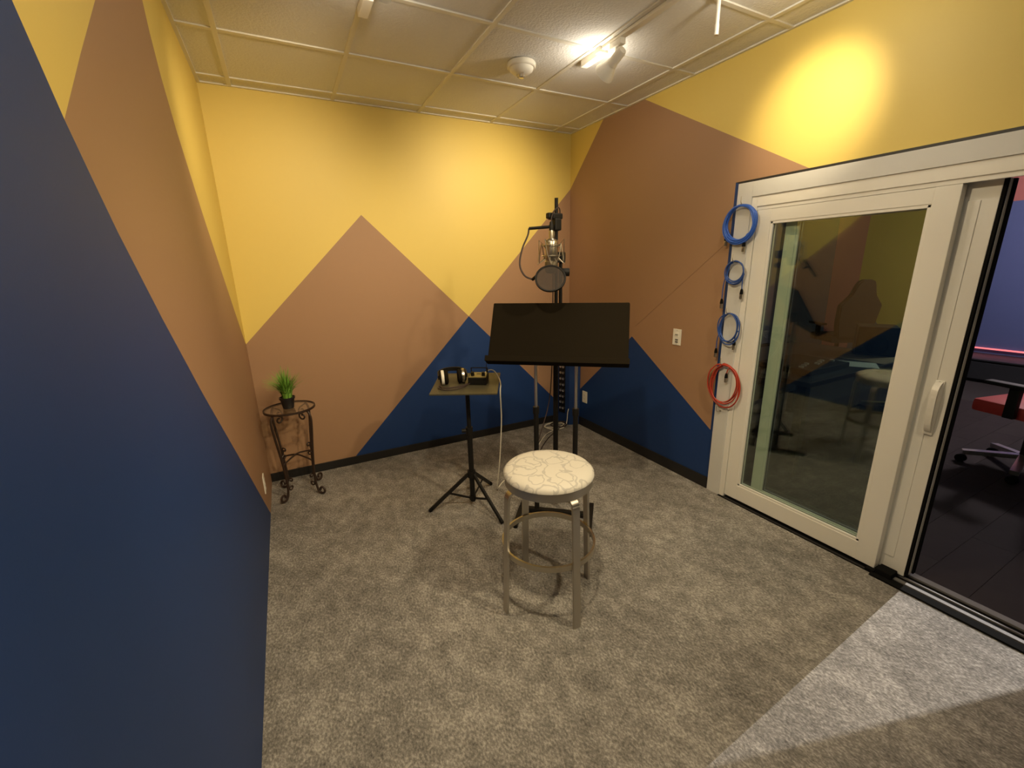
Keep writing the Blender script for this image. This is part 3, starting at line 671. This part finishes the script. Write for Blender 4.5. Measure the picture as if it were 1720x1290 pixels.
# ------------------------------------------------------------------ cables hung on hooks down the door casing
XF = W-.014
def hook(y, z, label, r=.012, group=None):
    h = thing('screw_hook', label, 'hook', (XF, y, z), group='screw hooks on the door casing')
    obj('screw_base', cyl(BM(), (0, 0, 0), (-.005, 0, 0), .006, seg=12), NICKEL, h, True)
    obj('hook_wire', tube(BM(), spl([(-.002, 0, 0), (-.018, 0, -.004), (-.034, 0, 0), (-.042, .002, .014), (-.040, .004, .034), (-.036, .006, .046)], 5), .0022, 7), NICKEL, h, True)
def coil(name, label, hy, hz, ry, rzz, turns, m, seed, plugs, rad=.0036, loose=.011):
    rnd = random.Random(seed)
    t = thing(name, label, 'cable', (XF, hy, hz), group='cables hung on the door casing')
    pts = []; n = 16
    for k in range(turns):
        dy, dz = rnd.uniform(-loose, loose), rnd.uniform(-loose, loose); s = rnd.uniform(.95-loose*5, 1.03)
        for i in range(n):
            a = PI/2+2*PI*i/n
            pts.append(Vector((-.014-.0055*(k % 4)-.004*rnd.random(), dy*.6+ry*s*math.cos(a), -rzz+.004+dz+rzz*s*math.sin(a)+(rzz*(1-s)-dz)*(1 if math.sin(a) > .6 else 0)*.8)))
    c = obj('cord', tube(BM(), spl(pts, 4), rad, 7), m, t, True)
    for (py, pz, fy, fz) in plugs:
        # tail from the coil to a hanging plug
        obj('tail', tube(BM(), spl([Vector((-.016, fy, fz)), Vector((-.022, (fy*.35+py*.65), (fz+pz)/2+.012)), Vector((-.018, py, pz))], 6), rad*.9, 7), m, t, True)
        pl = obj('plug', lathe(BM(), [(0, .004), (.005, .004), (.008, -.006), (.0095, -.020), (.0095, -.028), (0, -.028)], 16, Matrix.Translation((-.018, py, pz))), RUBBER, t, True)
        obj('plug_shell', lathe(BM(), [(0, -.026), (.0092, -.026), (.0092, -.056), (.0075, -.058), (0, -.056)], 16, Matrix.Translation((-.018, py, pz))), NICKEL, pl, True)
    return t
def build_cables():
    hook(2.030, 1.905, 'screw hook holding the thick bright blue coil'); coil('coiled_cable', 'thick bright blue cable coil, topmost on the door casing', 2.040, 1.900, .100, .105, 10, BCAB, 1, [(-.040, -.205, -.085, -.15), (.085, -.165, .075, -.14)], .0055)
    hook(2.045, 1.580, 'screw hook holding the smallest blue coil'); coil('coiled_cable', 'smallest blue cable coil, just below the thick blue one', 2.035, 1.580, .062, .068, 4, BCAB2, 2, [(-.055, -.165, -.058, -.07), (.075, -.23, .062, -.07)])
    hook(2.050, 1.265, 'screw hook holding the oval blue coil'); coil('coiled_cable', 'oval blue cable coil hung just above the red one', 2.035, 1.262, .070, .095, 4, BCAB2, 3, [(-.045, -.165, -.065, -.10), (.080, -.235, .066, -.12)])
    hook(2.052, .935, 'screw hook holding the red coil'); coil('coiled_cable', 'red cable coil, lowest on the door casing', 2.030, .930, .115, .142, 6, RCAB, 4, [(-.010, -.055, -.05, -.01)], .0042, .026)
    hook(2.046, .610, 'bare screw hook on the casing below the red coil')
build_cables()

# ------------------------------------------------------------------ control room seen through the door
def build_control_room():
    YA, YB, HC = -1.0, 5.4, 2.735
    XI = W+.165
    FLOORC = mat('dark_underfloor', (.02, .016, .016), .8)
    PL = [mat('dark_plank_%d' % i, c, .75, spec=.12, vary=.25, noise=6) for i, c in enumerate(((.030, .023, .024), (.026, .020, .021), (.034, .027, .027)))]
    PINK = mat('pink_wall_paint', (.50, .17, .15), .6); CYEL = mat('mustard_wall_paint', (.52, .40, .07), .6); CBLU = mat('slate_blue_wall_paint', (.10, .13, .30), .6)
    GRY = mat('blue_grey_wall_paint', (.12, .13, .17), .6)
    f = obj('floor', bx(BM(), XI-.02, XC, YA, YB, -.08, -.012), FLOORC); tag(f, 'dark plank floor of the control room beyond the door', kind='structure')
    cache = {}; rnd = random.Random(5)
    y = .05; row = 0
    while y < 2.6:
        x = XI-.019-(row*.43 % 1.2)
        while x < 7.0:
            x0, x1 = max(x, XI-.019), min(x+1.2, 7.0)
            if x1-x0 > .05:
                key = (round(x1-x0, 2), rnd.randrange(3))
                if key not in cache: o = obj('plank', bx(BM(), .0006, key[0]-.0006, .0006, .1794, -.012, 0, .0006), PL[key[1]], f); cache[key] = o.data
                else: o = bpy.data.objects.new('plank', cache[key]); COL.objects.link(o); o.parent = f
                o.location = (x0, y, 0)
            x += 1.2
        y += .18; row += 1
    w = poly_wall('wall_far', lambda a, b: (XC, a, b), [
        (PINK, [(2.72, 2.24), (YA, 2.24), (YA, HC), (2.72, HC)]), (CBLU, [(2.72, 0), (2.72, 2.24), (YA, 2.24), (YA, 0)]),
        (CYEL, [(2.72, 0), (2.72, 2.24), (2.72, HC), (4.02, HC), (4.02, 1.0), (3.2, 0)]), (GRY, [(3.2, 0), (4.02, 1.0), (4.02, 0)]),
        (PINK, [(4.02, 0), (4.02, 1.0), (4.02, HC), (4.46, HC), (4.42, 0)]), (GRY, [(4.42, 0), (4.46, HC), (YB, HC), (YB, 0)])])
    tag(w, 'control room wall with mustard, pink and slate blue fields', kind='structure')
    w = obj('wall_far_side', bx(BM(), XI, XC, YB, YB+.1, 0, HC), GRY); tag(w, 'blue grey side wall of the control room', kind='structure')
    w = obj('wall_near_side', bx(BM(), XI, XC, YA-.1, YA, 0, HC), GRY); tag(w, 'blue grey control room wall out of view', kind='structure')
    bm = BM(); bx(bm, W+.001, XI, 2.090, YB, 0, HC); bx(bm, W+.001, XI, YA, -.048, 0, HC); bx(bm, W+.001, XI, -.048, 2.090, 2.030, HC)
    w = obj('wall_partition', bm, GRY); tag(w, 'control room face of the wall that holds the door', kind='structure')
    c = obj('ceiling', bx(BM(), W+.001, XC, YA, YB, HC, HC+.1), TILE); tag(c, 'control room ceiling', kind='structure')
    # desk with console, paper and speaker
    WOOD = mat('dark_desk_laminate', (.030, .032, .036), .35, vary=.1); LIGHTW = mat('pale_desk_wood', (.34, .26, .16), .5, vary=.15, noise=12)
    d = thing('studio_desk', 'dark studio desk seen through the glass door', 'desk', (4.2, 2.3, 0))
    obj('desktop', bx(BM(), -.75, .85, -.45, .55, .715, .75, .004), WOOD, d)
    obj('desk_inlay', bx(BM(), .30, .84, -.44, -.10, .7495, .754, .001), LIGHTW, d)
    for x in (-.68, .78):
        for y_ in (-.38, .48): obj('leg', bx(BM(), x-.03, x+.03, y_-.03, y_+.03, 0, .716, .004), BLACK, d)
    obj('modesty_panel', bx(BM(), -.65, .75, .44, .46, .25, .70), WOOD, d)
    k = thing('mixing_console', 'low dark mixing console on the studio desk', 'mixing console', (3.95, 2.15, .75))
    obj('body', bx(BM(), -.32, .22, -.20, .22, 0, .045, .008), BLACK, k)
    for i in range(7):
        obj('fader', bx(BM(), -.28+i*.07, -.262+i*.07, -.12+.02*(i % 3), -.09+.02*(i % 3), .044, .058, .002), PLATE, k)
    pp = obj('paper_sheet', bx(BM(), -.11, .11, -.15, .15, 0, .002, 0, Matrix.Rotation(.5, 4, 'Z')), mat('white_paper', (.75, .80, .72), .7)); pp.location = (4.33, 1.99, .7505)
    tag(pp, 'white sheet of paper lying on the studio desk', 'paper')
    s = thing('studio_speaker', 'black box loudspeaker on the studio desk', 'speaker', (4.92, 2.12, .754), .5)
    obj('cabinet', bx(BM(), -.13, .13, -.14, .14, 0, .25, .008), BLACK, s)
    obj('woofer', lathe(BM(), [(.0, .0), (.03, .004), (.075, .016), (.085, .012)], 28, axisM((-.132, 0, .10), (-1, 0, .10))), RUBBER, s, True)
    def office_chair(loc, rz, label, seatm, backm, wing, legm=CHROME, sz=1.0):
        t = thing('office_chair', label, 'chair', loc, rz)
        obj('seat', bx(BM(), -.25, .25, -.25, .25, .44, .54, .03), seatm, t, True)
        bm = BM(); prof = [(-.20, .52), (-.25, .70), (-.27, .98), (-.20, 1.04), (-.13, 1.10), (-.12, 1.26), (-.07, 1.31), (.07, 1.31), (.12, 1.26), (.13, 1.10), (.20, 1.04), (.27, .98), (.25, .70), (.20, .52)] if wing else [(-.20, .55), (-.23, .75), (-.20, 1.00), (.20, 1.00), (.23, .75), (.20, .55)]
        fr = [bm.verts.new((x, .20+.14*(z-.5), z)) for x, z in prof]; bk = [bm.verts.new((x, .29+.14*(z-.5), z)) for x, z in prof]
        bm.faces.new(fr); bm.faces.new(bk[::-1])
        for i in range(len(prof)): bm.faces.new([fr[i], fr[(i+1) % len(prof)], bk[(i+1) % len(prof)], bk[i]])
        bmesh.ops.bevel(bm, geom=bm.edges[:], offset=.018, segments=2, affect='EDGES'); obj('backrest', bm, backm, t, True)
        for q in (-1, 1):
            a = obj('armrest', bx(BM(), q*.31-.04, q*.31+.04, -.16, .14, .68, .71, .01), BLACK, t)
            obj('arm_post', bx(BM(), q*.30-.02, q*.30+.02, -.03, .03, .46, .69, .005), BLACK, a)
        obj('gas_lift', cyl(BM(), (0, 0, .10), (0, 0, .45), .028), BLACK, t, True)
        for i in range(5):
            a = .35+i*2*PI/5; e = Vector((math.cos(a)*.32, math.sin(a)*.32, .085))
            l = obj('base_leg', sweep(BM(), [(0, 0, .125), e], [(.016, .024), (.016, -.024), (-.016, -.024), (-.016, .024)]), legm, t)
            obj('castor', cyl(BM(), e+Vector((-.02, 0, -.055)), e+Vector((.02, 0, -.055)), .030, seg=14), RUBBER, l, True)
        return t
    CH = mat('dark_chair_leather', (.028, .020, .014), .55); RED = mat('red_chair_leather', (.55, .05, .045), .5)
    office_chair((7.35, 3.55, 0), 2.6, 'dark gaming chair with shoulder wings against the mustard wall', CH, CH, True, BLACK)
    office_chair((5.02, 1.10, 0), 2.9, 'red upholstered swivel chair beyond the open doorway', RED, CH, False)
    office_chair((5.75, 2.12, 0), -2.2, 'dark swivel chair behind the studio desk', CH, CH, False)
    b = thing('low_cabinet', 'long black low cabinet under the pink light strip', 'cabinet', (8.40, 1.4, 0))
    obj('body', bx(BM(), -.25, .28, -1.6, 1.2, .0, .27, .006), BLACK, b)
    obj('top', bx(BM(), -.27, .29, -1.62, 1.22, .27, .29, .004), WOOD, b)
    for i in range(3): obj('door', bx(BM(), -.268, -.249, -1.55+i*.92, -.70+i*.92, .03, .25, .003), WOOD, b)
    led = obj('light_strip', bx(BM(), XC-.03, XC-.001, -.6, 2.6, .345, .362), mat('pink_led', (.9, .3, .3), .5, emit=(1.0, .20, .22), es=.9)); tag(led, 'thin glowing pink light strip along the slate blue wall', 'light strip')
    # ceiling fittings that light the control room
    lx, ly = 7.0, 1.2
    l = thing('ceiling_lamp', 'flush ceiling lamp over the low cabinet', 'lamp', (lx, ly, HC))
    obj('rim', lathe(BM(), [(0, 0), (.17, 0), (.17, -.03), (.15, -.035), (.15, -.01), (0, -.01)], 32), LAMPW, l, True)
    obj('diffuser', lathe(BM(), [(0, -.040), (.10, -.036), (.15, -.02)], 32), mat('lamp_diffuser', (.8, .8, .8), .5, emit=(1, .9, .85), es=2), l, True)
    point('control_room_lamp_offscreen', (lx, ly, HC-.12), 115, .12, (1.0, .87, .88))
    # unseen spot with two added flaps that cut its doorway beam to a wedge
    l = thing('spot_lamp', 'unseen white ceiling spot with two added beam shaping flaps beside the doorway in the control room', 'lamp', (4.6, 1.04, HC))
    o = Vector((4.6, 1.04, HC)); src = Vector((4.6, 1.04, HC-.20)); dd = (Vector((2.13, .74, 0))-src).normalized()
    obj('stem', cyl(BM(), (0, 0, 0), (0, 0, -.12), .010), LAMPW, l, True)
    obj('lamp_cone', lathe(BM(), [(0, -.13), (.025, -.13), (.03, -.05), (.05, -.005), (.048, -.005), (.028, -.05)], 24, axisM(src-o, src-o+dd)), LAMPW, l, True)
    u1 = (Vector((3.6, .17, 0))-src).normalized(); u2 = (Vector((.4, 1.15, 0))-src).normalized()
    nn = u1.cross(u2).normalized()
    if nn.y > 0: nn = -nn
    e = [src+u1*.24, src+u2*.24]; e += [e[1]+nn*.22-dd*.06, e[0]+nn*.22-dd*.06]
    bm = BM(); vs = [bm.verts.new(p-o) for p in e]; ws = [bm.verts.new(p-o+dd*.003) for p in e]
    bm.faces.new(vs); bm.faces.new(ws[::-1])
    for i in range(4): bm.faces.new([vs[i], vs[(i+1) % 4], ws[(i+1) % 4], ws[i]])
    obj('added_beam_flap', bm, LAMPW, l)
    obj('added_beam_flap', bx(BM(), -.36, .02, .014, .017, -.62, -.06), LAMPW, l)
    spot('doorway_spot_offscreen', src+dd*.01, src+dd, 440, 21, .08, .0007, (1.0, .95, .90))
build_control_room()
